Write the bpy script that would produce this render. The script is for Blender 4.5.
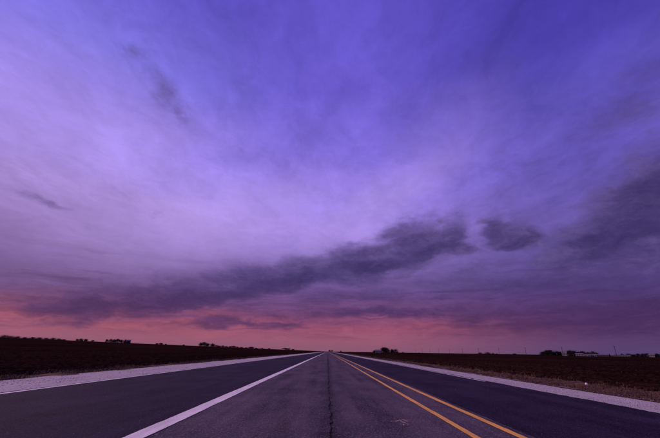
import bpy, bmesh, math, random
import numpy as np
from mathutils import Matrix, Vector

random.seed(7); np.random.seed(7)
scene = bpy.context.scene
for o in list(bpy.data.objects): bpy.data.objects.remove(o, do_unlink=True)
C = scene.collection

# ------------------------------------------------------------------ camera
CAM_H = 0.95
cam_d = bpy.data.cameras.new('camera'); cam = bpy.data.objects.new('camera', cam_d); C.objects.link(cam)
cam_d.sensor_fit = 'HORIZONTAL'; cam_d.sensor_width = 36.0
cam_d.lens = 36.0 * 350.0 / 660.0                      # about 19 mm on full frame
cam_d.clip_start = 0.05; cam_d.clip_end = 60000
PITCH, YAW, ROLL = math.radians(20.74), math.radians(-0.08), math.radians(0.85)
cam.matrix_world = (Matrix.Translation((0, 0, CAM_H)) @ Matrix.Rotation(YAW, 4, 'Z')
                    @ Matrix.Rotation(math.pi / 2 + PITCH, 4, 'X') @ Matrix.Rotation(ROLL, 4, 'Z'))
scene.camera = cam
scene.render.resolution_x, scene.render.resolution_y = 1024, 680

# ------------------------------------------------------------------ exposure
vs = scene.view_settings
vs.view_transform = 'Standard'; vs.look = 'None'; vs.exposure = 0.0; vs.gamma = 1.0; vs.use_curve_mapping = False

# ------------------------------------------------------------------ sun (veiled, behind the thin cloud, front left)
SUN_AZ, SUN_EL = math.radians(-72), math.radians(30)   # azimuth from the road's direction, clockwise
SUN_DIR = Vector((math.sin(SUN_AZ) * math.cos(SUN_EL), math.cos(SUN_AZ) * math.cos(SUN_EL), math.sin(SUN_EL)))
sd = bpy.data.lights.new('sun', 'SUN'); sun = bpy.data.objects.new('sun', sd); C.objects.link(sun)
sd.energy = 2.3; sd.angle = math.radians(35); sd.color = (1.0, 0.64, 0.50)
sun.rotation_euler = SUN_DIR.to_track_quat('Z', 'Y').to_euler()

# ------------------------------------------------------------------ sky
def s2l(c):
    out = []
    for v in c:
        v = v / 255.0
        out.append(v / 12.92 if v <= 0.04045 else ((v + 0.055) / 1.055) ** 2.4)
    return out

class G:
    """small helper for writing node graphs"""
    def __init__(s, nt): s.nt = nt
    def node(s, t, **kw):
        n = s.nt.nodes.new(t)
        for k, v in kw.items(): setattr(n, k, v)
        return n
    def put(s, inp, v):
        if isinstance(v, bpy.types.NodeSocket): s.nt.links.new(v, inp)
        elif v is not None: inp.default_value = v
    def m(s, op, a, b=None, c=None, clamp=False):
        n = s.node('ShaderNodeMath', operation=op, use_clamp=clamp)
        for i, v in enumerate((a, b, c)): s.put(n.inputs[i], v)
        return n.outputs[0]
    def v(s, op, a, b=None, scale=None):
        n = s.node('ShaderNodeVectorMath', operation=op)
        s.put(n.inputs[0], a); s.put(n.inputs[1], b)
        if scale is not None: s.put(n.inputs['Scale'], scale)
        return n.outputs['Value'] if op in ('LENGTH', 'DOT_PRODUCT') else n.outputs[0]
    def xyz(s, x, y, z):
        n = s.node('ShaderNodeCombineXYZ')
        for i, v in enumerate((x, y, z)): s.put(n.inputs[i], v)
        return n.outputs[0]
    def sep(s, v):
        n = s.node('ShaderNodeSeparateXYZ'); s.put(n.inputs[0], v); return n.outputs
    def noise(s, vec, scale, detail=4, rough=0.5, dist=0.0, out=0, lac=2.0):
        n = s.node('ShaderNodeTexNoise'); s.put(n.inputs['Vector'], vec)
        n.inputs['Scale'].default_value = scale; n.inputs['Detail'].default_value = detail
        n.inputs['Roughness'].default_value = rough; n.inputs['Distortion'].default_value = dist
        n.inputs['Lacunarity'].default_value = lac
        return n.outputs[out]
    def rng(s, v, a, b, c=0.0, d=1.0, smooth=True):
        n = s.node('ShaderNodeMapRange', interpolation_type='SMOOTHSTEP' if smooth else 'LINEAR')
        for i, q in enumerate((v, a, b, c, d)): s.put(n.inputs[i], q)
        return n.outputs[0]
    def mapping(s, vec, loc=(0, 0, 0), rot=(0, 0, 0), sc=(1, 1, 1), kind='POINT'):
        n = s.node('ShaderNodeMapping', vector_type=kind); s.put(n.inputs['Vector'], vec)
        n.inputs['Location'].default_value = loc; n.inputs['Rotation'].default_value = rot; n.inputs['Scale'].default_value = sc
        return n.outputs[0]
    def ramp(s, fac, stops, interp='LINEAR'):
        n = s.node('ShaderNodeValToRGB'); cr = n.color_ramp; cr.interpolation = interp
        while len(cr.elements) < len(stops): cr.elements.new(0.5)
        for e, (p, c) in zip(cr.elements, sorted(stops)): e.position = p; e.color = (*c, 1)
        s.put(n.inputs[0], fac); return n.outputs[0]
    def mix(s, fac, a, b, mode='MIX'):
        n = s.node('ShaderNodeMix', data_type='RGBA', blend_type=mode, clamp_factor=True)
        s.put(n.inputs[0], fac)
        for i, v in ((6, a), (7, b)):
            s.put(n.inputs[i], (*v, 1) if isinstance(v, (tuple, list)) and len(v) == 3 else v)
        return n.outputs[2]

world = bpy.data.worlds.new('World'); scene.world = world; world.use_nodes = True
world.cycles.sampling_method = 'MANUAL'; world.cycles.sample_map_resolution = 512
wt = world.node_tree; wt.nodes.clear(); g = G(wt)
wout = g.node('ShaderNodeOutputWorld'); wbg = g.node('ShaderNodeBackground')
wt.links.new(wbg.outputs[0], wout.inputs[0]); wbg.inputs[1].default_value = 1.0
D = g.v('NORMALIZE', g.node('ShaderNodeTexCoord').outputs['Generated'])
dx, dy, dz = g.sep(D)
hor = g.m('SQRT', g.m('ADD', g.m('ADD', g.m('MULTIPLY', dx, dx), g.m('MULTIPLY', dy, dy)), 0.0004))
EL = g.m('MULTIPLY', g.m('ARCTAN2', dz, hor), 180 / math.pi)          # degrees above the horizon
AZ = g.m('MULTIPLY', g.m('ARCTAN2', dx, dy), 180 / math.pi)           # degrees right of the road
SA = g.m('DIVIDE', dx, g.m('SQRT', g.m('ADD', g.m('MULTIPLY', hor, hor), 0.06)))
zz = g.m('ADD', g.m('MAXIMUM', dz, 0.0), 0.10)
PL = g.xyz(g.m('DIVIDE', dx, zz), g.m('DIVIDE', dy, zz), 0.0)         # a cloud layer seen in perspective
LOW = g.v('MULTIPLY', D, (1.0, 1.0, 5.0))                             # stretched along the horizon

# clear-sky colours by elevation: towards the afterglow (left), along the road, away from it (right)
def elramp(stops): return g.ramp(g.m('DIVIDE', ELw, 60.0, clamp=True), [(e / 60.0, s2l(c)) for e, c in stops])
wn = g.noise(LOW, 2.2, 5, 0.55, out=1)
wx = g.sep(g.v('SUBTRACT', wn, (0.5, 0.5, 0.5)))[0]
ELw = g.m('ADD', EL, g.m('MULTIPLY', wx, g.rng(EL, 0, 25, 1.0, 9.0)))
ZEN = (74, 62, 172)
rampL = elramp([(0, (136, 90, 112)), (1.5, (150, 90, 112)), (4.0, (134, 72, 98)), (7.5, (104, 76, 122)), (13, (128, 100, 156)), (20, (164, 136, 206)), (28, (162, 139, 234)), (38, (128, 117, 224)), (50, (98, 86, 202)), (60, ZEN)])
rampC = elramp([(0, (136, 88, 112)), (1.5, (150, 88, 112)), (3.6, (144, 76, 106)), (6, (112, 70, 116)), (10, (112, 84, 146)), (14, (136, 110, 184)), (18, (156, 130, 216)), (25, (150, 127, 230)), (32, (126, 107, 215)), (41, (106, 90, 202)), (52, (95, 80, 192)), (60, ZEN)])
rampR = elramp([(0, (84, 66, 110)), (1.2, (86, 62, 108)), (4.0, (80, 48, 92)), (8, (76, 58, 116)), (13, (90, 76, 146)), (19, (104, 87, 168)), (26, (101, 86, 182)), (33, (91, 79, 177)), (42, (72, 62, 166)), (60, ZEN)])
col = g.mix(g.rng(SA, -0.05, -0.62), rampC, rampL)
col = g.mix(g.rng(SA, 0.08, 0.66), col, rampR)

# thin high cloud: pale veils drawn out in perspective, converging low on the left
PLr = g.mapping(PL, rot=(0, 0, math.radians(112)), sc=(2.2, 0.75, 1), kind='TEXTURE')
veil = g.noise(PLr, 1.5, 8, 0.56, 0.5)
PLs = g.mapping(PL, loc=(0.7, 0.2, 0), rot=(0, 0, math.radians(60)), sc=(1.5, 0.8, 1), kind='TEXTURE')
veil2 = g.noise(PLs, 2.6, 8, 0.62, 0.4)
veil3 = g.noise(g.mapping(PL, loc=(5.1, 2.2, 0), rot=(0, 0, math.radians(85)), sc=(1.3, 0.8, 1), kind='TEXTURE'), 7.5, 8, 0.68, 0.7)
vf = g.m('ADD', g.m('MULTIPLY', g.m('SUBTRACT', veil, 0.5), 1.1), g.m('ADD', g.m('MULTIPLY', g.m('SUBTRACT', veil2, 0.5), 0.7), g.m('MULTIPLY', g.m('SUBTRACT', veil3, 0.5), 0.60)))
vk = g.m('ADD', 1.0, g.m('MULTIPLY', vf, g.rng(EL, 5, 22, 0.15, 0.85)))
col = g.v('SCALE', col, scale=vk)

# soft shapes placed by compass direction and elevation, edges broken by noise
fb = g.noise(g.v('MULTIPLY', D, (1, 1, 2.0)), 6.5, 11, 0.64, 0.5)
fb2 = g.noise(g.v('ADD', g.v('MULTIPLY', D, (1, 1, 1.8)), (3.3, 1.7, 0.4)), 19.0, 9, 0.66, 0.6)
warp = g.v('SUBTRACT', g.noise(g.v('MULTIPLY', D, (1, 1, 2.4)), 7.0, 6, 0.58, out=1), (0.5, 0.5, 0.5))
Q = g.v('ADD', g.xyz(AZ, EL, 0.0), g.v('MULTIPLY', warp, (9.0, 5.0, 0.0)))
def blob(az, el, a, b, rot, w=1.0, soft=0.0):
    q = g.mapping(Q, loc=(az, el, 0), rot=(0, 0, math.radians(rot)), sc=(a, b, 1000), kind='TEXTURE')
    return g.m('MULTIPLY', g.rng(g.v('LENGTH', q), 1.35, soft), w)
def union(bs):
    r = bs[0]
    for b in bs[1:]: r = g.m('MAXIMUM', r, b)
    return r
# pale patches of thin cloud with the low sun behind them
glow = union([blob(-20, 19, 28, 8, 14, 1.0), blob(8, 23, 22, 5, 25, 0.8), blob(-40, 28, 22, 10, -10, 0.6), blob(20, 30, 16, 7, 35, 0.3)])
gf = g.m('MULTIPLY', glow, g.m('ADD', 0.3, g.m('MULTIPLY', fb, 0.8)))
col = g.mix(g.m('MULTIPLY', gf, 0.66), col, s2l((190, 161, 238)))

# afterglow showing in slots between the low bars of cloud
slots = g.noise(g.v('MULTIPLY', g.v('ADD', D, g.v('SCALE', warp, scale=0.04)), (1.4, 1.4, 22.0)), 1.9, 7, 0.6, 0.2)
sl_reg = union([blob(-43, 4.2, 11, 1.6, 0, 1.0), blob(-18, 5.0, 18, 1.1, 3, 0.9), blob(4, 3.6, 18, 1.5, 0, 0.68), blob(-30, 2.6, 26, 1.0, 0, 0.8)])
sf = g.m('MULTIPLY', sl_reg, g.rng(slots, 0.37, 0.62))
col = g.mix(g.m('MULTIPLY', sf, 0.72), col, s2l((174, 92, 110)))

# grey-violet cloud bodies
bodies = union([
    blob(-34, 5.2, 10, 2.6, 6, 0.95), blob(-24, 7.2, 14, 4.0, 9, 1.0), blob(-14, 9.4, 14, 4.0, 12, 1.0), blob(-4, 11.6, 14, 4.0, 13, 1.05),
    blob(6, 13.6, 13, 4.0, 12, 1.15), blob(14, 15.6, 9, 4.6, 12, 1.2), blob(19, 16.6, 5.0, 3.6, 30, 1.15), blob(21, 15.0, 5.5, 1.8, -12, 1.1), blob(12, 18.2, 8, 3.0, 16, 0.85),
    blob(26.6, 17.2, 4.0, 3.4, 30, 1.0), blob(29.4, 15.9, 5.4, 2.6, -26, 1.1),
    blob(44, 16.4, 13, 6.6, 30, 1.35), blob(38, 14.0, 9, 4.6, 20, 1.1), blob(58, 21, 15, 9.0, 10, 1.0), blob(37, 13.0, 9, 3.0, 14, 0.95), blob(46, 30, 18, 5.0, 18, 0.55),
    blob(30, 9.6, 24, 3.0, 2, 0.7), blob(4, 8.4, 18, 2.6, 4, 0.72), blob(40, 5.0, 28, 3.8, 0, 0.7), blob(20, 11.5, 14, 2.2, 6, 0.6),
    blob(-30, 36.5, 8.0, 3.0, -42, 0.46), blob(-27.5, 34.5, 5.0, 1.8, -60, 0.46), blob(-32, 38.5, 6.0, 2.2, 10, 0.42), blob(-36, 40, 5.0, 1.8, 20, 0.42), blob(-41, 17, 5, 0.9, -10, 0.6),
    blob(8, 5.4, 24, 1.3, 0, 0.75), blob(-14, 4.0, 18, 0.9, 1, 0.7), blob(34, 27, 12, 4.5, 10, 0.45),
])
edge_n = g.rng(bodies, 1.0, 0.35, 0.45, 1.0)                           # cloud cores are even, their edges ragged
det = g.m('MULTIPLY', g.m('ADD', g.m('MULTIPLY', g.m('SUBTRACT', fb, 0.5), 1.35), g.m('MULTIPLY', g.m('SUBTRACT', fb2, 0.5), 0.55)), edge_n)
dens = g.m('ADD', bodies, det)
cf = g.m('MULTIPLY', g.rng(dens, 0.14, 0.96), 0.92)
cl_hi = g.mix(g.rng(g.m('ADD', fb, g.m('MULTIPLY', g.m('SUBTRACT', fb2, 0.5), 0.45)), 0.38, 0.68), s2l((70, 57, 107)), s2l((95, 79, 134)))
cl_lo = g.mix(g.rng(SA, -0.7, 0.6), s2l((84, 54, 98)), s2l((68, 44, 90)))
cl = g.mix(g.rng(EL, 5, 12), cl_lo, cl_hi)
col = g.mix(cf, col, cl)

# darker, flatter undersides
under = union([blob(-31, 5.2, 12, 1.7, 6, 1.0), blob(-20, 7.2, 14, 2.0, 9, 1.05), blob(-6, 10.2, 14, 1.8, 12, 1.0), blob(7, 12.9, 10, 1.3, 11, 0.95),
               blob(17, 14.8, 6, 1.5, 12, 1.0), blob(28.5, 14.9, 4, 1.1, 4, 0.9), blob(42, 13.4, 11, 1.4, 12, 0.9), blob(45, 17.2, 11, 4.2, 26, 1.15), blob(39, 14.6, 7, 1.6, 10, 1.0), blob(56, 21, 12, 4.0, 15, 0.9)])
uf = g.rng(g.m('ADD', under, g.m('MULTIPLY', det, 1.3)), 0.25, 0.85)
col = g.mix(g.m('MULTIPLY', uf, 0.56), col, g.mix(g.rng(EL, 4, 10), s2l((72, 44, 84)), s2l((52, 42, 88))))

# small wisps and mottling inside the cloud
wisp = g.noise(g.v('ADD', g.v('MULTIPLY', g.v('ADD', D, g.v('SCALE', warp, scale=0.10)), (1, 1, 2.6)), (1.3, 5.7, 2.4)), 34.0, 8, 0.7, 0.8)
wf = g.m('MULTIPLY', g.m('SUBTRACT', wisp, 0.5), g.m('ADD', 0.16, g.m('MULTIPLY', cf, 0.75)))
col = g.v('SCALE', col, scale=g.m('ADD', 1.0, g.m('MULTIPLY', wf, g.rng(EL, 1, 7))))

# thin bars of cloud lying along the horizon
fine = g.noise(g.v('MULTIPLY', g.v('ADD', D, g.v('SCALE', warp, scale=0.09)), (3.0, 3.0, 40.0)), 1.7, 9, 0.68, 0.5)
ff_ = g.m('MULTIPLY', g.rng(fine, 0.36, 0.64, -0.5, 0.5), g.m('MULTIPLY', g.rng(EL, 0.8, 3.5), g.rng(EL, 13, 6)))
col = g.v('SCALE', col, scale=g.m('ADD', 1.0, g.m('MULTIPLY', ff_, 0.24)))
bars = g.noise(g.v('MULTIPLY', g.v('ADD', D, g.v('SCALE', warp, scale=0.03)), (1.6, 1.6, 26.0)), 1.9, 6, 0.6, 0.2)
bf = g.m('MULTIPLY', g.rng(bars, 0.50, 0.68), g.m('MULTIPLY', g.rng(EL, 1.2, 3.0), g.rng(EL, 15, 8)))
col = g.mix(g.m('MULTIPLY', bf, 0.5), col, cl_lo)

# the physical sky adds its own faint light, the same sun direction as the lamp
sky = g.node('ShaderNodeTexSky', sky_type='NISHITA', sun_disc=False)
sky.sun_elevation = SUN_EL; sky.sun_rotation = SUN_AZ
sky.air_density = 1.0; sky.dust_density = 2.0; sky.ozone_density = 3.0
nis = g.v('MULTIPLY', sky.outputs[0], (0.0015, 0.001, 0.0022))
col = g.v('ADD', col, nis)
wt.links.new(col, wbg.inputs[0])

# ------------------------------------------------------------------ helpers
def link(name, me, mat=None, parent=None, label=None, cat=None, group=None, kind=None):
    o = bpy.data.objects.new(name, me); C.objects.link(o)
    if mat is not None and me is not None and not me.materials: me.materials.append(mat)
    if parent is not None: o.parent = parent
    if label: o['label'] = label
    if cat: o['category'] = cat
    if group: o['group'] = group
    if kind: o['kind'] = kind
    return o
def pymesh(name, v, f, smooth=False):
    me = bpy.data.meshes.new(name); me.from_pydata([tuple(map(float, p)) for p in v], [], [tuple(map(int, q)) for q in f]); me.update()
    if smooth: me.polygons.foreach_set('use_smooth', [True] * len(me.polygons))
    return me
def npmesh(name, v, f, smooth=False):
    """fast mesh from arrays; f has one row per face, all of the same size"""
    v = np.asarray(v, np.float32); f = np.asarray(f, np.int32); n = f.shape[1]
    me = bpy.data.meshes.new(name)
    me.vertices.add(len(v)); me.vertices.foreach_set('co', v.ravel())
    me.loops.add(f.size); me.loops.foreach_set('vertex_index', f.ravel())
    me.polygons.add(len(f)); me.polygons.foreach_set('loop_start', np.arange(0, f.size, n, dtype=np.int32))
    try: me.polygons.foreach_set('loop_total', np.full(len(f), n, np.int32))
    except Exception: pass
    me.polygons.foreach_set('use_smooth', np.full(len(f), bool(smooth)))
    me.update(calc_edges=True); me.validate()
    return me
def grid_mesh(name, xs, ys, zf, smooth=True):
    X, Y = np.meshgrid(xs, ys); Z = zf(X, Y)
    v = np.stack([X, Y, Z], -1).reshape(-1, 3); nx, ny = len(xs), len(ys)
    i = np.arange((ny - 1) * (nx - 1)); r, c = i // (nx - 1), i % (nx - 1); a = r * nx + c
    return npmesh(name, v, np.stack([a, a + 1, a + nx + 1, a + nx], -1), smooth)
_lat = np.random.RandomState(3).rand(256, 256)
def vnoise(X, Y):
    xi, yi = np.floor(X).astype(int), np.floor(Y).astype(int); fx, fy = X - xi, Y - yi
    fx, fy = fx * fx * (3 - 2 * fx), fy * fy * (3 - 2 * fy); L = lambda a, b: _lat[a & 255, b & 255]
    return (L(xi, yi) * (1 - fx) + L(xi + 1, yi) * fx) * (1 - fy) + (L(xi, yi + 1) * (1 - fx) + L(xi + 1, yi + 1) * fx) * fy - 0.5
def sstep(t): t = np.clip(t, 0, 1); return t * t * (3 - 2 * t)
def spaced(a, b, first, grow):
    out = [a]; st = first
    while out[-1] + st < b: out.append(out[-1] + st); st *= grow
    return np.array(out + [b])

ROAD_L, ROAD_R = -7.15, 5.95            # asphalt
GRAV_L, GRAV_R = -10.2, 8.0             # outer edges of the gravel shoulders
VERGE_L, VERGE_R = -12.2, 11.6
def terrain(X, Y):
    """height of the land; the road runs along y at z = 0"""
    X = np.asarray(X, float); Y = np.asarray(Y, float)
    t = np.clip((-X - 14) / 390.0, 0, 1)
    left = 11.0 * (0.35 * t + 0.65 * sstep(t)) + 1.0 * vnoise(X / 90 + 5, Y / 130) * np.clip(t * 3, 0, 1)
    right = -0.16 + 0.05 * vnoise(X / 40, Y / 60) * np.clip((X - 15) / 40, 0, 1)
    dip = -0.12 - 0.22 * np.exp(-((X - 10.0) / 1.4) ** 2)
    z = np.where(X < -12, left - 0.1, np.where(X > 8, np.minimum(dip, right), -0.12))
    return z
def tz(x, y): return float(terrain(np.array([x]), np.array([y]))[0])

# ------------------------------------------------------------------ materials
def material(name):
    m = bpy.data.materials.new(name); m.use_nodes = True; nt = m.node_tree; nt.nodes.clear(); q = G(nt)
    out = q.node('ShaderNodeOutputMaterial'); b = q.node('ShaderNodeBsdfPrincipled'); nt.links.new(b.outputs[0], out.inputs[0])
    q.pos = q.node('ShaderNodeNewGeometry').outputs['Position']
    q.b = b; return m, q
def finish(q, color, rough=0.9, spec=0.3, bump=None, dist=0.01, strength=1.0):
    q.put(q.b.inputs['Base Color'], (*color, 1) if isinstance(color, (tuple, list)) else color)
    q.put(q.b.inputs['Roughness'], rough); q.put(q.b.inputs['Specular IOR Level'], spec)
    if bump is not None:
        n = q.node('ShaderNodeBump'); n.inputs['Distance'].default_value = dist; n.inputs['Strength'].default_value = strength
        q.put(n.inputs['Height'], bump); q.nt.links.new(n.outputs[0], q.b.inputs['Normal'])

def asphalt(name, dark, light, streak, patch=0.0, joint=None):
    m, q = material(name)
    grain = q.noise(q.pos, 140, 3, 0.7)
    chips = q.node('ShaderNodeTexVoronoi'); q.put(chips.inputs['Vector'], q.pos); chips.inputs['Scale'].default_value = 75
    lane = q.noise(q.v('MULTIPLY', q.pos, (2.4, 0.10, 1)), 1.0, 5, 0.6)
    blot = q.noise(q.v('MULTIPLY', q.pos, (1.0, 0.5, 1)), 0.9, 6, 0.62)
    f = q.m('ADD', q.m('MULTIPLY', q.m('SUBTRACT', grain, 0.5), 1.9), q.m('MULTIPLY', q.m('SUBTRACT', lane, 0.5), streak))
    f = q.m('ADD', f, q.m('MULTIPLY', q.m('SUBTRACT', blot, 0.5), 1.0 + patch))
    f = q.m('ADD', f, q.m('MULTIPLY', q.m('SUBTRACT', q.noise(q.v('MULTIPLY', q.pos, (1, 0.5, 1)), 26, 5, 0.75), 0.5), 1.5))
    f = q.m('ADD', f, 0.5, clamp=True)
    c = q.mix(f, dark, light)
    if joint is not None:      # oil and tar staining along the joint, and brown drip stains beside it
        px_, py_, _ = q.sep(q.pos)
        wob = q.m('MULTIPLY', q.m('SUBTRACT', q.noise(q.v('MULTIPLY', q.pos, (1, 0.6, 1)), 2.2, 6, 0.7), 0.5), 0.5)
        near = q.rng(q.m('ABSOLUTE', q.m('ADD', q.m('SUBTRACT', px_, joint), wob)), 0.24, 0.0)
        c = q.mix(q.m('MULTIPLY', near, 0.6), c, tuple(v * 0.55 for v in dark))
        drip = q.noise(q.v('MULTIPLY', q.pos, (2.6, 0.22, 1)), 1.4, 6, 0.66)
        side_ = q.rng(q.m('ABSOLUTE', q.m('ADD', px_, 0.75)), 0.8, 0.1)
        c = q.mix(q.m('MULTIPLY', q.m('MULTIPLY', q.rng(drip, 0.5, 0.68), side_), 0.6), c, (0.040, 0.026, 0.024))
    stone = q.rng(q.sep(chips.outputs['Color'])[0], 0.86, 0.98)
    c = q.mix(q.m('MULTIPLY', stone, 0.65), c, tuple(min(1, v * 2.4) for v in light))
    hgt = q.m('ADD', q.m('MULTIPLY', grain, 0.6), q.m('MULTIPLY', chips.outputs['Distance'], -0.9))
    finish(q, c, q.rng(lane, 0.3, 0.7, 0.84, 0.92), 0.08, hgt, 0.006, 0.7)
    return m
M_dark = asphalt('fresh dark asphalt', (0.0060, 0.0042, 0.0100), (0.034, 0.0235, 0.047), 1.6, 1.0)
M_worn = asphalt('worn grey asphalt', (0.032, 0.024, 0.034), (0.120, 0.094, 0.112), 1.9, 1.1, 0.07)
m, q = material('tar filled joint'); n = q.noise(q.pos, 30, 5, 0.7)
finish(q, q.mix(q.rng(n, 0.35, 0.7), (0.010, 0.008, 0.009), (0.05, 0.042, 0.042)), 0.8, 0.3, n, 0.02, 1.0); M_tar = m

def paint(name, col, under, wear):
    m, q = material(name)
    n = q.m('ADD', q.m('MULTIPLY', q.noise(q.pos, 60, 4, 0.75), 0.6), q.m('MULTIPLY', q.noise(q.v('MULTIPLY', q.pos, (1, 0.3, 1)), 5, 4, 0.6), 0.4))
    dirt = q.noise(q.v('MULTIPLY', q.pos, (3.0, 0.6, 1)), 2.0, 5, 0.6)
    c = q.mix(q.rng(dirt, 0.3, 0.75), col, tuple(v * 0.72 for v in col))
    c = q.mix(q.rng(n, wear, wear + 0.06), c, under)
    finish(q, c, 0.6, 0.4, q.noise(q.pos, 140, 3, 0.7), 0.004, 0.6); return m
M_white = paint('white road paint', (0.90, 0.85, 0.74), (0.10, 0.09, 0.09), 0.585)
M_edge = paint('dusty white road paint', (0.90, 0.86, 0.77), (0.3, 0.27, 0.25), 0.62)
M_yellow = paint('yellow road paint', (0.92, 0.47, 0.05), (0.10, 0.08, 0.07), 0.57)
m, q = material('pale scuffed asphalt'); n = q.noise(q.pos, 60, 4, 0.7)
finish(q, q.mix(q.rng(n, 0.4, 0.6), (0.22, 0.16, 0.12), (0.55, 0.42, 0.30)), 0.8, 0.3); M_scuff = m

def gravel(name, a, b_):
    m, q = material(name)
    vo = q.node('ShaderNodeTexVoronoi'); q.put(vo.inputs['Vector'], q.pos); vo.inputs['Scale'].default_value = 60
    big = q.noise(q.v('MULTIPLY', q.pos, (1.2, 0.35, 1)), 1.0, 6, 0.65)
    f = q.m('ADD', q.m('MULTIPLY', q.sep(vo.outputs['Color'])[0], 0.6), q.m('MULTIPLY', q.m('SUBTRACT', big, 0.3), 0.9), clamp=True)
    h = q.m('ADD', q.m('MULTIPLY', vo.outputs['Distance'], -1.0), q.m('MULTIPLY', q.noise(q.pos, 9, 5, 0.7), 0.8))
    finish(q, q.mix(f, a, b_), 0.95, 0.1, h, 0.008, 0.7); return m
M_grav = gravel('pale crushed limestone', (0.31, 0.28, 0.265), (0.60, 0.545, 0.51))
m, q = material('loose limestone chips'); oi = q.node('ShaderNodeTexVoronoi'); q.put(oi.inputs['Vector'], q.pos); oi.inputs['Scale'].default_value = 14
finish(q, q.mix(q.sep(oi.outputs['Color'])[0], (0.22, 0.19, 0.18), (0.58, 0.52, 0.48)), 0.95, 0.1); M_chip = m

m, q = material('ploughed dark soil')
n1 = q.noise(q.pos, 3.0, 7, 0.68); n2 = q.noise(q.v('MULTIPLY', q.pos, (0.3, 0.02, 1)), 1.0, 4, 0.6); n3 = q.noise(q.pos, 0.012, 5, 0.6)
f = q.m('ADD', q.m('MULTIPLY', n1, 0.7), q.m('ADD', q.m('MULTIPLY', n2, 0.4), q.m('MULTIPLY', n3, 0.3)))
finish(q, q.mix(q.rng(f, 0.5, 0.95), (0.005, 0.0023, 0.0020), (0.040, 0.018, 0.0135)), 1.0, 0.0, n1, 0.10, 0.9); M_soil = m
m, q = material('dark earth clods'); n1 = q.noise(q.pos, 6.0, 4, 0.6)
finish(q, q.mix(q.rng(n1, 0.35, 0.7), (0.007, 0.0035, 0.003), (0.050, 0.024, 0.019)), 1.0, 0.0); M_clod = m
m, q = material('verge thatch'); n1 = q.noise(q.pos, 2.2, 7, 0.68); n2 = q.noise(q.pos, 24, 4, 0.7)
f = q.m('ADD', q.m('MULTIPLY', n1, 0.65), q.m('MULTIPLY', n2, 0.35))
finish(q, q.mix(q.rng(f, 0.34, 0.66), (0.026, 0.014, 0.010), (0.160, 0.090, 0.062)), 0.95, 0.1, f, 0.06, 1.0); M_verge = m
m, q = material('dry grass blades'); n1 = q.noise(q.pos, 1.6, 5, 0.65); n2 = q.noise(q.pos, 40, 2, 0.6)
finish(q, q.mix(q.rng(q.m('ADD', q.m('MULTIPLY', n1, 0.7), q.m('MULTIPLY', n2, 0.3)), 0.36, 0.64), (0.042, 0.021, 0.015), (0.185, 0.102, 0.070)), 0.85, 0.15); M_grass = m
m, q = material('dark tree foliage'); n1 = q.noise(q.pos, 0.6, 3, 0.6)
finish(q, q.mix(q.rng(n1, 0.35, 0.65), (0.012, 0.011, 0.009), (0.028, 0.025, 0.018)), 0.9, 0.1); M_leaf = m
m, q = material('bark'); n1 = q.noise(q.v('MULTIPLY', q.pos, (1, 1, 0.3)), 6, 4, 0.6)
finish(q, q.mix(n1, (0.030, 0.024, 0.020), (0.07, 0.055, 0.045)), 0.95, 0.1, n1, 0.05); M_bark = m
m, q = material('weathered pole timber'); n1 = q.noise(q.v('MULTIPLY', q.pos, (8, 8, 0.5)), 2, 5, 0.6)
finish(q, q.mix(n1, (0.035, 0.027, 0.022), (0.085, 0.066, 0.055)), 0.9, 0.2); M_pole = m
def plain(name, a, b_, rough=0.7, sc=0.8):
    m, q = material(name); n1 = q.noise(q.pos, sc, 5, 0.6); finish(q, q.mix(q.rng(n1, 0.3, 0.7), a, b_), rough, 0.3); return m
M_wall = plain('white painted boarding', (0.20, 0.175, 0.17), (0.34, 0.30, 0.29))
M_wallg = plain('grey metal cladding', (0.08, 0.07, 0.07), (0.15, 0.13, 0.13))
M_roof = plain('dark roofing', (0.06, 0.05, 0.05), (0.11, 0.10, 0.10))
M_roofl = plain('galvanised roofing', (0.10, 0.09, 0.09), (0.20, 0.18, 0.18), 0.8)
M_door = plain('dark doors', (0.05, 0.04, 0.04), (0.09, 0.07, 0.06))
M_glass = plain('window glass', (0.02, 0.02, 0.025), (0.04, 0.04, 0.05), 0.15)
M_steel = plain('galvanised silo steel', (0.36, 0.36, 0.38), (0.50, 0.50, 0.53), 0.45)
M_ins = plain('grey porcelain', (0.20, 0.19, 0.19), (0.3, 0.29, 0.28), 0.3)
M_stone = plain('pale limestone', (0.55, 0.52, 0.49), (0.75, 0.72, 0.69), 0.9, 12)

# ------------------------------------------------------------------ land
xs = np.concatenate([-spaced(12.0, 26000, 0.8, 1.11)[::-1], [-11.4, -10.8, -10.2, -7, 0, 6], spaced(7.8, 26000, 0.35, 1.10)])
ys = np.concatenate([-spaced(12.0, 6000, 4.0, 1.5)[::-1], spaced(-8.0, 30000, 2.0, 1.045)])
link('ground', grid_mesh('ground', xs, ys, lambda X, Y: terrain(X, Y) - 0.02), M_soil, kind='structure')

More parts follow.
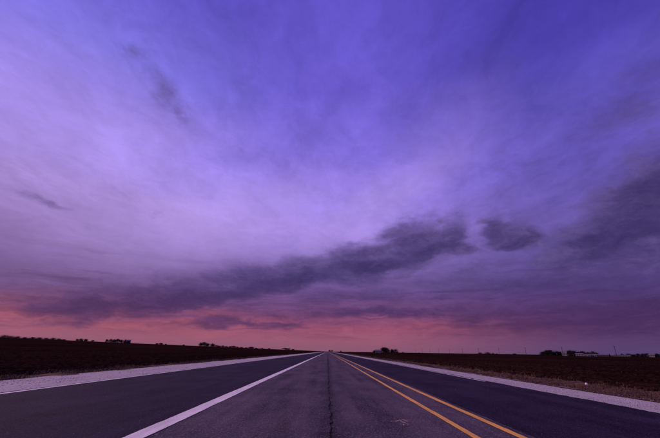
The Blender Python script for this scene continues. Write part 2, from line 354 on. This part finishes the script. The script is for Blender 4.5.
def rough_soil(X, Y, x0, x1, y1):
    row = 0.075 * np.cos(X * 2 * math.pi / 0.76 + 2.0 * vnoise(X / 5, Y / 9))
    d = 0.13 * vnoise(X * 1.7, Y * 1.5) + 0.13 * vnoise(X * 4.1 + 9, Y * 3.7) + 0.05 * np.random.rand(*X.shape)
    e = sstep((X - x0) / 0.8) * sstep((x1 - X) / 12) * sstep((y1 - Y) / 30)
    return terrain(X, Y) + (row + d) * e * np.where(np.abs(X) > 1, 1, 1) + 0.03 * e - 0.012 * (1 - e)
fx = spaced(11.0, 75, 0.13, 1.012); fy = np.concatenate([spaced(2.0, 190, 0.16, 1.0085)])
link('ploughed_field_right', grid_mesh('ploughed_field', fx, fy, lambda X, Y: rough_soil(X, Y, 11.0, 75, 190)), M_soil, kind='structure')
fxl = -spaced(11.6, 85, 0.13, 1.012)[::-1]
def lsoil(X, Y): return terrain(X, Y) + (rough_soil(-X, Y, 11.6, 85, 190) - terrain(-X, Y))
link('ploughed_field_left', grid_mesh('ploughed_field', fxl, fy, lsoil), M_soil, kind='structure')

# ------------------------------------------------------------------ loose pieces scattered on the ground
ICO_V = []
bm = bmesh.new(); bmesh.ops.create_icosphere(bm, subdivisions=1, radius=1.0); bm.verts.ensure_lookup_table()
ICO_V = np.array([v.co[:] for v in bm.verts]); ICO_F = np.array([[v.index for v in f.verts] for f in bm.faces]); bm.free()
def pebbles(P, R, flat=0.6, rs=None):
    rs = rs or np.random; n = len(P)
    J = 1 + 0.5 * (rs.rand(n, len(ICO_V), 1) - 0.5)
    S = np.stack([0.7 + 0.6 * rs.rand(n), 0.7 + 0.6 * rs.rand(n), flat * (0.7 + 0.6 * rs.rand(n))], -1)[:, None, :]
    V = ICO_V[None] * J * S * R[:, None, None]
    a = rs.rand(n) * 6.283; c, s_ = np.cos(a)[:, None], np.sin(a)[:, None]
    V = np.stack([V[..., 0] * c - V[..., 1] * s_, V[..., 0] * s_ + V[..., 1] * c, V[..., 2]], -1) + P[:, None, :]
    F = ICO_F[None] + (np.arange(n) * len(ICO_V))[:, None, None]
    return V.reshape(-1, 3), F.reshape(-1, 3)
def scatter(n, x0, x1, y0, y1, power=1.0):
    """denser near the camera"""
    u = np.random.rand(n) ** power
    return np.random.uniform(x0, x1, n), y0 + (y1 - y0) * u
for side, x0, x1 in (('left', -60, -11.8), ('right', 11.2, 55)):
    n = 9000
    x = np.sign(x1 + x0) * (np.minimum(abs(x0), abs(x1)) + (max(abs(x0), abs(x1)) - min(abs(x0), abs(x1))) * np.random.rand(n) ** 1.7)
    y = 3 + 110 * np.random.rand(n) ** 1.5
    r = 0.03 + 0.09 * np.random.rand(n) ** 3
    v, f = pebbles(np.stack([x, y, terrain(x, y) + 0.05 + 0.03 * np.random.rand(n)], -1), r, 0.75)
    link('earth_clods', npmesh('earth_clods', v, f), M_clod, kind='stuff',
         label='dark clods of earth strewn over the ploughed field on the %s' % side, cat='soil')

# ------------------------------------------------------------------ road
YB, YF = -10.0, 26000.0
road = link('road', None, kind='structure')
def strip(name, xl, xr, z, mat, parent, jag_l=0, jag_r=0, y0=YB, y1=YF, thick=0.0, step=0.05, jend=40):
    """a flat strip along the road; its edges can be ragged near the camera"""
    yy = np.concatenate([np.arange(y0, 2, 0.5), spaced(2.0 if y0 < 2 else y0, y1, step if (jag_l or jag_r) else 1.0, 1.012 if (jag_l or jag_r) else 1.2)])
    yy = np.unique(np.round(yy, 4))
    def edge(x, j, seed):
        if not j: return np.full(len(yy), x)
        return x + j * (1.3 * vnoise(yy * 0.8 + seed, yy * 0 + seed) + 1.2 * vnoise(yy * 5 + seed, yy * 0 + 3.3) + 0.8 * (np.random.rand(len(yy)) - 0.5)) * np.clip(1.2 - yy / 400, 0.3, 1)
    L, R = edge(xl, jag_l, 3.7), edge(xr, jag_r, 17.1); n = len(yy); Z = np.full(n, z)
    v = np.concatenate([np.stack([L, yy, Z], -1), np.stack([R, yy, Z], -1)]); i = np.arange(n - 1)
    f = np.stack([i, i + n, i + n + 1, i + 1], -1)
    if thick:
        v = np.concatenate([v, np.stack([L, yy, Z - thick], -1), np.stack([R, yy, Z - thick], -1)])
        f = np.concatenate([f, np.stack([i + 2 * n, i, i + 1, i + 1 + 2 * n], -1), np.stack([i + n, i + 3 * n, i + 3 * n + 1, i + n + 1], -1)])
    return link(name, npmesh(name, v, f), mat, parent)
strip('joint_filler', -0.30, 0.30, -0.014, M_tar, road)
strip('asphalt_lane', -2.18, 0.052, 0.0, M_worn, road, 0, 0.034, thick=0.03)
strip('asphalt_lane', 0.088, 2.55, 0.0, M_worn, road, 0.034, 0, thick=0.03)
strip('asphalt_lane', ROAD_L, -2.18, 0.003, M_dark, road, 0.05, 0.0, thick=0.04)
strip('asphalt_lane', 2.55, ROAD_R, 0.003, M_dark, road, 0.0, 0.06, thick=0.04)
strip('white_lane_line', -2.30, -2.06, 0.007, M_white, road, 0.009, 0.009)
strip('white_edge_line', -7.05, -6.93, 0.007, M_edge, road, 0.006, 0.006)
strip('white_edge_line', 5.72, 5.80, 0.007, M_edge, road, 0.01, 0.01, y0=14.0)
strip('yellow_line', 1.76, 1.855, 0.007, M_yellow, road, 0.007, 0.007)
strip('yellow_line', 2.33, 2.435, 0.007, M_yellow, road, 0.007, 0.007)
# pale scrape on the worn lane: a handful of curved scratches
vv, ff = [], []
rs_ = random.Random(21)
for k in range(26):
    x0, y0 = rs_.gauss(1.11, 0.06), rs_.gauss(5.86, 0.10); a = rs_.uniform(0, 6.28); n = rs_.randint(3, 7)
    for i in range(n):
        a += rs_.uniform(-0.9, 0.9); x0 += 0.016 * math.cos(a); y0 += 0.024 * math.sin(a); w = 0.007 * math.sin(math.pi * (i + 0.6) / n) + 0.0015; z0 = 0.0030 + k * 0.00006
        vv += [(x0 - w * math.sin(a), y0 + w * math.cos(a), z0), (x0 + w * math.sin(a), y0 - w * math.cos(a), z0)]
        if i: b0 = len(vv) - 4; ff.append((b0, b0 + 1, b0 + 3, b0 + 2))
link('scrape_mark', pymesh('scrape_mark', vv, ff), M_scuff, road)
# crumbs along the ragged joint and a few chips on the lanes
n = 1500; y = 3.5 + 40 * np.random.rand(n) ** 2; x = 0.07 + np.random.randn(n) * 0.035
v1, f1 = pebbles(np.stack([x, y, np.full(n, 0.002)], -1), 0.003 + 0.006 * np.random.rand(n) ** 2)
link('joint_crumbs', npmesh('joint_crumbs', v1, f1), M_tar, road, kind='stuff')
n = 260; y = 3.5 + 40 * np.random.rand(n) ** 1.6; x = np.random.uniform(-7, 6, n)
v1, f1 = pebbles(np.stack([x, y, np.full(n, 0.005)], -1), 0.002 + 0.006 * np.random.rand(n) ** 3)
link('road_grit', npmesh('road_grit', v1, f1), M_chip, kind='stuff', label='scattered grit and small chips on the asphalt', cat='grit')

# ------------------------------------------------------------------ shoulders and verges
def shoulder(name, xa, xb, za, zb, mat, amp, x_jag):
    xs_ = np.linspace(xa, xb, 26); yy = np.concatenate([np.arange(YB, 2, 0.6), spaced(2.0, YF, 0.10, 1.013)])
    X, Y = np.meshgrid(xs_, yy); t = (X - xa) / (xb - xa)
    far = np.clip(1.1 - Y / 150, 0.0, 1)
    Z = za + (zb - za) * sstep(t) + far * amp * (0.5 * vnoise(X * 1.6, Y * 0.5) + 0.5 * vnoise(X * 6, Y * 5)) * np.sin(math.pi * np.clip(t, 0, 1)) ** 0.5
    X = X + t * x_jag * (2.0 * vnoise(Y * 0.35 + 7, Y * 0 + xa) + 1.2 * vnoise(Y * 1.9, Y * 0 + 1.5)) * np.clip(1.2 - Y / 500, 0.2, 1)
    nx, ny = len(xs_), len(yy); i = np.arange((ny - 1) * (nx - 1)); r, c = i // (nx - 1), i % (nx - 1); a = r * nx + c
    f = np.stack([a, a + 1, a + nx + 1, a + nx], -1)
    if xb < xa: f = f[:, ::-1]
    return link(name, npmesh(name, np.stack([X, Y, Z], -1).reshape(-1, 3), f, True), mat, kind='structure')
shoulder('gravel_shoulder_left', ROAD_L + 0.12, GRAV_L, -0.008, -0.04, M_grav, 0.02, 0.12)
shoulder('gravel_shoulder_right', ROAD_R - 0.12, GRAV_R, -0.008, -0.06, M_grav, 0.02, 0.16)
def verge(name, xa, xb):
    xs_ = np.linspace(xa, xb, 22); yy = np.concatenate([np.arange(YB, 2, 0.8), spaced(2.0, YF, 0.16, 1.014)])
    def zf(X, Y):
        t = (X - xa) / (xb - xa)
        return terrain(X, Y) + 0.03 + 0.05 * (1 - t) + np.clip(1.1 - Y / 200, 0, 1) * (0.09 * vnoise(X * 1.3, Y * 0.8) + 0.06 * vnoise(X * 5, Y * 4)) * np.sin(math.pi * t)
    me = grid_mesh(name, xs_ if xa < xb else xs_[::-1], yy, zf)
    return link(name, me, M_verge, kind='structure')
verge('grass_verge_left', GRAV_L + 0.35, VERGE_L)
verge('grass_verge_right', GRAV_R - 0.35, VERGE_R)

for side, xa, xb in (('left', -10.6, -6.9), ('right', 5.75, 8.5)):
    n = 14000; x = np.random.uniform(xa + (0.5 if side == 'left' else 0), xb - (0 if side == 'left' else 0.5), n); y = 3.0 + 40 * np.random.rand(n) ** 1.8
    t = np.clip((x - (ROAD_L + 0.12)) / (GRAV_L - ROAD_L - 0.12), 0, 1) if side == 'left' else np.clip((x - (ROAD_R - 0.12)) / (GRAV_R - ROAD_R + 0.12), 0, 1)
    drop = 0.032 if side == 'left' else 0.052
    v, f = pebbles(np.stack([x, y, -0.008 - drop * sstep(t) - 0.003], -1), 0.005 + 0.016 * np.random.rand(n) ** 3, 0.7)
    link('gravel_chips', npmesh('gravel_chips', v, f), M_chip, kind='stuff', label='loose pale limestone chips along the %s shoulder' % side, cat='gravel')

def grass(n, xa, xb, y1, power, hmin, hmax, edge):
    x = np.random.uniform(xa, xb, n) + np.random.randn(n) * edge; y = 2.5 + (y1 - 2.5) * np.random.rand(n) ** power
    cl = vnoise(x * 1.1 + 3, y * 0.7) + 0.6 * vnoise(x * 3, y * 2.3); keep = cl + 0.75 * np.random.rand(n) > 0.05
    x, y, cl = x[keep], y[keep], cl[keep]; n = len(x)
    hgt = (hmin + (hmax - hmin) * np.random.rand(n) ** 1.6) * (0.8 + 0.9 * np.clip(cl, -0.4, 0.5)); w = (0.003 + 0.004 * np.random.rand(n)) * (1 + y / 22)
    a = np.random.rand(n) * 6.283; ln = hgt * (0.3 + 0.9 * np.random.rand(n)); ta = np.random.rand(n) * 6.283
    px, py = np.cos(ta) * w, np.sin(ta) * w; z = terrain(x, y) + 0.01
    b0 = np.stack([x - px, y - py, z], -1); b1 = np.stack([x + px, y + py, z], -1)
    mx, my = x + np.cos(a) * ln * 0.35, y + np.sin(a) * ln * 0.35
    m0 = np.stack([mx - px * .8, my - py * .8, z + hgt * 0.65], -1); m1 = np.stack([mx + px * .8, my + py * .8, z + hgt * 0.65], -1)
    t0 = np.stack([x + np.cos(a) * ln, y + np.sin(a) * ln, z + hgt * (0.75 + 0.25 * np.random.rand(n))], -1)
    V = np.stack([b0, b1, m1, m0, t0], 1).reshape(-1, 3); k = np.arange(n)[:, None] * 5
    F = np.concatenate([k + np.array([[0, 1, 2]]), k + np.array([[0, 2, 3]]), k + np.array([[3, 2, 4]])])
    return npmesh('dry_grass', V, F)
link('dry_grass', grass(110000, 8.1, 11.5, 130, 1.9, 0.03, 0.14, 0.35), M_grass, kind='stuff', label='dry brown grass along the verge right of the road', cat='grass')
link('dry_weeds', grass(2600, 8.3, 11.6, 70, 1.6, 0.10, 0.26, 0.3), M_grass, kind='stuff', label='taller dry weeds standing above the right verge grass', cat='weeds')
link('dry_grass', grass(60000, -12.0, -10.3, 130, 1.7, 0.05, 0.20, 0.2), M_grass, kind='stuff', label='thin strip of dry grass along the verge left of the road', cat='grass')

v, f = pebbles(np.array([[0, 0, 0.0]]), np.array([0.075]), 0.6, np.random.RandomState(5))
link('pale_stone', npmesh('pale_stone', v, f, False), M_stone, label='single pale stone lying in the dry grass on the right', cat='stone').location = (11.0, 16.3, tz(11.0, 16.3) + 0.06)

# ------------------------------------------------------------------ far things, placed by direction from the road and distance
def place(az, dist):
    a = math.radians(az); x, y = dist * math.sin(a), dist * math.cos(a); return x, y, tz(x, y) - 0.2
def tube(bm, p0, p1, r0, r1, n=6):
    p0, p1 = Vector(p0), Vector(p1); d = (p1 - p0).normalized(); u = d.orthogonal().normalized(); w = d.cross(u)
    A = [bm.verts.new(p0 + (u * math.cos(2 * math.pi * i / n) + w * math.sin(2 * math.pi * i / n)) * r0) for i in range(n)]
    B = [bm.verts.new(p1 + (u * math.cos(2 * math.pi * i / n) + w * math.sin(2 * math.pi * i / n)) * r1) for i in range(n)]
    for i in range(n): bm.faces.new((A[i], A[(i + 1) % n], B[(i + 1) % n], B[i]))
    bm.faces.new(A[::-1]); bm.faces.new(B)
def box(bm, x0, x1, y0, y1, z0, z1):
    vs_ = [bm.verts.new((x, y, z)) for z in (z0, z1) for y in (y0, y1) for x in (x0, x1)]
    for q_ in ((0, 2, 3, 1), (4, 5, 7, 6), (0, 1, 5, 4), (2, 6, 7, 3), (0, 4, 6, 2), (1, 3, 7, 5)): bm.faces.new([vs_[i] for i in q_])
def done(bm, name):
    me = bpy.data.meshes.new(name); bm.to_mesh(me); bm.free(); return me

def tree_meshes(seed, spread, low, n_leaf, bush=False):
    """a tree one unit tall: tapered trunk with limbs, and a crown of leaf clumps"""
    r = random.Random(seed); bm = bmesh.new(); tips = []
    tube(bm, (0, 0, 0), (0.01, 0, 0.25), 0.035, 0.026); tube(bm, (0.01, 0, 0.25), (0, 0.01, 0.62), 0.026, 0.012)
    for k in range(9):
        a = k * 2.4 + r.random(); z0 = r.uniform(low, 0.6); l = r.uniform(0.16, 0.34); up = r.uniform(0.3, 1.2)
        p = Vector((0.01, 0, z0)); e = p + Vector((math.cos(a) * spread * 1.6, math.sin(a) * spread * 1.6, up * 0.6)) * l
        tube(bm, p, e, 0.012, 0.004, 5); tips.append(e)
    tips += [Vector((r.gauss(0, .05), r.gauss(0, .05), r.uniform(0.6, 0.88))) for _ in range(4)]
    trunk = done(bm, 'trunk')
    V, F = [], []
    for _ in range(n_leaf):
        t = r.choice(tips); t = t * r.uniform(0.72, 1.0); s_ = r.uniform(0.08, 0.17)
        c = t + Vector((r.gauss(0, s_ * spread * 1.2), r.gauss(0, s_ * spread * 1.2), r.gauss(0, s_ * 0.75)))
        if bush: c.z = (c.z - 0.25) * 1.3
        if c.z > 1.0 or c.z < low * 0.4 - (0.2 if bush else 0): continue
        q_ = 0.022 + 0.034 * r.random(); u = Vector((r.gauss(0, 1), r.gauss(0, 1), r.gauss(0, 1))).normalized(); w = u.orthogonal().normalized(); b0 = len(V)
        V += [c - u * q_, c + w * q_ * 0.6, c + u * q_, c - w * q_ * 0.6]; F.append((b0, b0 + 1, b0 + 2, b0 + 3))
    return trunk, pymesh('crown', V, F)
TREES = [tree_meshes(1, 0.9, 0.14, 2200), tree_meshes(2, 1.3, 0.12, 2400), tree_meshes(3, 0.7, 0.14, 2000), tree_meshes(4, 1.1, 0.08, 2400)]
BUSH = [tree_meshes(11, 1.9, 0.06, 2600, True), tree_meshes(12, 2.3, 0.05, 2600, True)]
for t_, c_ in TREES + BUSH: t_.materials.append(M_bark); c_.materials.append(M_leaf)
ORD = ['first', 'second', 'third', 'fourth', 'fifth', 'sixth', 'seventh', 'eighth', 'ninth', 'tenth', 'eleventh', 'twelfth', 'thirteenth', 'fourteenth', 'fifteenth', 'sixteenth', 'seventeenth', 'eighteenth']
_k = [0]
def tree(name, az, dist, h, label, cat='tree', group=None, wide=1.0, bush=False):
    x, y, z = place(az, dist); o = link(name, None, label=label, cat=cat, group=group); o.location = (x, y, z)
    o.rotation_euler = (0, 0, random.random() * 6.28); o.scale = (h * wide, h * wide, h)
    t_, c_ = (BUSH if bush else TREES)[_k[0] % (2 if bush else 4)]; _k[0] += 1
    link('trunk', t_, parent=o); link('crown', c_, parent=o); return o

def azof(px):    # compass direction of a column of the picture at the horizon
    return math.degrees(math.atan((px - 328.5) / 374.5))
def tree_row(name, items, what, where, group, cat='tree', bush=False, wide=1.0):
    items = sorted(items)
    for i, (px, d, h) in enumerate(items):
        pos = 'leftmost' if i == 0 else 'rightmost' if i == len(items) - 1 else ORD[i] + ' from left'
        lab = '%s, %s %s' % (what, pos, where) if len(items) > 1 else '%s %s' % (what, where)
        tree(name, azof(px), d, h, lab, cat, group, wide, bush)
# left ridge (about 400 m to the side of the road)
def ridge(px, off=0): return (402 + off) / abs(math.sin(math.radians(azof(px))))
tree_row('hedge_bush', [(p, ridge(p), hh) for p, hh in ((2, 4.5), (9, 3.8), (16, 3.6), (23, 3.0), (31, 3.4), (38, 3.8), (45, 3.2), (52, 4.0), (58, 3.2), (63, 2.6))],
         'low dark bush', 'on the skyline at far left', 'bushes on the left skyline', 'bush', True, 1.2)
tree_row('round_tree', [(p, ridge(p), hh) for p, hh in ((76, 4.0), (80, 4.8), (85, 4.4), (92, 3.0))], 'small dark tree', 'in the short clump on the left ridge', 'short clump on the left ridge', wide=1.2)
tree_row('shelter_tree', [(p, ridge(p), hh) for p, hh in ((106, 6.2), (110, 7.4), (113.5, 6.6), (117, 7.6), (121, 7.0), (125, 7.6))], 'dark tree', 'sheltering the farm shed on the left ridge', 'farm shelter trees on the left ridge', wide=1.0)
tree_row('far_tree', [(p, ridge(p), hh) for p, hh in ((157, 3.4), (161, 4.6), (166, 3.0), (184, 3.2))], 'small far tree', 'of four right of the shed on the ridge', 'spaced trees on the left ridge', wide=1.6)
tree_row('tall_tree', [(p, ridge(p), hh) for p, hh in ((201, 12), (204.5, 15), (208, 12), (213, 12.5))], 'tall dark tree', 'in the grove midway along the left ridge', 'grove on the left ridge', wide=1.1)
tree_row('far_tree', [(p, min(ridge(p), 3200), hh) for p, hh in ((217, 7), (220, 5), (223.5, 7), (227, 4.5), (231, 5), (234, 7.5), (238, 5), (242, 5.5), (247, 4.5), (252, 8), (257, 5.5), (263, 5), (270, 6), (286, 15), (289.5, 13), (294, 9))],
         'tiny distant tree', 'towards the end of the left ridge', 'distant trees left of the road', wide=2.6)
# where the road meets the sky, and the right side
tree_row('far_tree', [(330.5, 2900, 13), (333, 2900, 11), (342, 2600, 9)], 'tiny distant tree', 'just right of where the road ends', 'distant trees at the road end', wide=1.3)
tree_row('farm_tree', [(375.5, 610, 4.6), (384.5, 600, 9.6), (387.5, 612, 8.8), (393, 605, 7.2), (396.5, 606, 7.4)], 'dark farmyard tree', 'around the white shed beside the road', 'farmyard trees right of the road', wide=1.05)
tree_row('roadside_bush', [(p, 700, hh) for p, hh in ((404, 2.6), (420, 2.2), (481, 4.2), (489, 5.2), (494, 3.6), (498, 2.6), (516, 3.2))], 'small dark bush', 'spread along the horizon right of the road', 'bushes on the right horizon', 'bush', True)
tree_row('grove_tree', [(p, 690 + 8 * math.sin(p), hh) for p, hh in ((544, 6.5), (548, 8.6), (552, 8.8), (555, 6.2), (559, 8.2), (562, 6.8), (568, 8.0), (572, 9.4), (576, 8.8), (580, 6.6), (584, 7.6), (590, 6.8), (595, 7.8), (599, 5.4))],
         'dark broad tree', 'in the long grove on the right horizon', 'grove on the right horizon', wide=1.1)
tree_row('far_tree', [(p, 880, hh) for p, hh in ((605, 4.2), (610, 5.0), (618, 4.4), (624, 5.2), (630, 5.6), (635, 4.6), (640, 6.4), (645, 6.0), (650, 6.8), (655, 5.4), (659, 6.6))],
         'low distant tree', 'along the far right horizon', 'trees at far right', wide=1.4)

def building(name, px, dist, w, d, hw, hr, label, cat, wall, roof, doors=1, wins=2, rot=0.0):
    """gabled building with its long side towards the road"""
    x, y, z = place(azof(px), dist); o = link(name, None, label=label, cat=cat); o.location = (x, y, z); o.rotation_euler = (0, 0, -math.radians(azof(px)) + rot)
    bm = bmesh.new(); pts = [(-d / 2, 0), (d / 2, 0), (d / 2, hw), (0, hw + hr), (-d / 2, hw)]
    A = [bm.verts.new((-w / 2, a, b)) for a, b in pts]; B = [bm.verts.new((w / 2, a, b)) for a, b in pts]
    bm.faces.new(A[::-1]); bm.faces.new(B)
    for i in range(5): bm.faces.new((A[i], A[(i + 1) % 5], B[(i + 1) % 5], B[i]))
    bmesh.ops.recalc_face_normals(bm, faces=bm.faces[:]); link('wall', done(bm, 'wall'), wall, o)
    bm = bmesh.new(); e = 0.35; sl = hr / (d / 2)
    for s_ in (-1, 1):
        q_ = [(s_ * (d / 2 + e), hw - e * sl + 0.06), (0, hw + hr + 0.06), (0, hw + hr + 0.22), (s_ * (d / 2 + e), hw - e * sl + 0.22)]
        a_ = [bm.verts.new((-w / 2 - e, a, b)) for a, b in q_]; b_ = [bm.verts.new((w / 2 + e, a, b)) for a, b in q_]
        bm.faces.new(a_); bm.faces.new(b_[::-1])
        for i in range(4): bm.faces.new((a_[i], b_[i], b_[(i + 1) % 4], a_[(i + 1) % 4]))
    bmesh.ops.recalc_face_normals(bm, faces=bm.faces[:]); link('roof', done(bm, 'roof'), roof, o)
    n = doors + wins
    for i in range(n):
        cx = -w / 2 + w * (i + 0.5) / n; bm = bmesh.new()
        if i < doors: ww = min(1.6, w / n * 0.35) if w > 10 else 0.5; box(bm, cx - ww, cx + ww, -d / 2 - 0.05, -d / 2 + 0.05, 0, min(hw * 0.8, 3.4 if w > 10 else 2.1)); link('door', done(bm, 'door'), M_door, o)
        else: box(bm, cx - 0.5, cx + 0.5, -d / 2 - 0.04, -d / 2 + 0.05, hw * 0.4, hw * 0.4 + 1.1); link('window', done(bm, 'window'), M_glass, o)
    return o
building('farm_shed', 128.5, ridge(128.5) - 6, 6.5, 9, 5.0, 1.6, 'dark farm shed at the right end of the tree row on the left ridge', 'shed', M_roof, M_roof, 1, 0)
building('farm_shed', 379.3, 590, 9.5, 8, 3.4, 1.6, 'white shed among farmyard trees just right of the road', 'shed', M_wall, M_roofl, 1, 1)
building('farm_house', 566.0, 610, 6.0, 8, 4.2, 2.4, 'small white gabled house in the middle of the right grove', 'house', M_wall, M_roofl, 1, 2)
building('farm_shed', 581.0, 600, 8.5, 7, 2.6, 0.9, 'short white shed just right of the house in the grove', 'shed', M_wall, M_roofl, 1, 2)
building('farm_shed', 588.6, 560, 7.0, 8, 1.9, 0.7, 'low white shed, left one of a close pair before the grove', 'shed', M_wall, M_roofl, 1, 1)
building('farm_shed', 594.6, 562, 8.0, 8, 2.0, 0.8, 'low white shed, right one of a close pair before the grove', 'shed', M_wall, M_roofl, 2, 1)
building('long_barn', 605.0, 640, 12, 10, 2.2, 0.9, 'long grey shed at the right end of the grove', 'shed', M_wallg, M_roofl, 2, 3)
building('long_barn', 622.0, 600, 19, 10, 1.6, 0.7, 'longest low pale barn behind the nearest utility pole', 'barn', M_wallg, M_roofl, 3, 4)
building('farm_house', 653.5, 640, 5.5, 7, 3.0, 1.5, 'tiny white house at the far right edge of the horizon', 'house', M_wall, M_roofl, 1, 2)

# ------------------------------------------------------------------ the line of utility poles, parallel to the road
bm = bmesh.new(); tube(bm, (0, 0, -0.5), (0, 0, 10.4), 0.27, 0.19, 8); P_post = done(bm, 'post'); P_post.materials.append(M_pole)
bm = bmesh.new(); box(bm, -1.3, 1.3, -0.19, -0.06, 9.35, 9.50); P_arm = done(bm, 'crossarm'); P_arm.materials.append(M_pole)
bm = bmesh.new(); tube(bm, (0, 0, 0), (0, 0, 0.10), 0.03, 0.03, 6); tube(bm, (0, 0, 0.1), (0, 0, 0.24), 0.08, 0.05, 6); P_ins = done(bm, 'insulator'); P_ins.materials.append(M_ins)
bm = bmesh.new(); tube(bm, (-0.75, -0.12, 9.36), (0, -0.15, 8.7), 0.03, 0.03, 5); tube(bm, (0.75, -0.12, 9.36), (0, -0.15, 8.7), 0.03, 0.03, 5); P_br = done(bm, 'brace'); P_br.materials.append(M_pole)
pole_x = 280.0
for i in range(11):
    y = 362.0 + i * 82.5; o = link('utility_pole', None, cat='utility pole', group='utility poles across the right field',
        label='nearest and rightmost thin wooden utility pole' if i == 0 else 'thin wooden utility pole, %s from the right in the line across the field' % ORD[i])
    o.location = (pole_x, y, tz(pole_x, y)); o.rotation_euler = (0.01 * random.uniform(-1, 1), math.radians(random.uniform(-1.2, 0.6)), 0)
    link('post', P_post, parent=o); arm = link('crossarm', P_arm, parent=o); link('brace', P_br, parent=o)
    for xx in (-1.15, -0.5, 0.5, 1.15): link('insulator', P_ins, parent=arm).location = (xx, -0.125, 9.5)
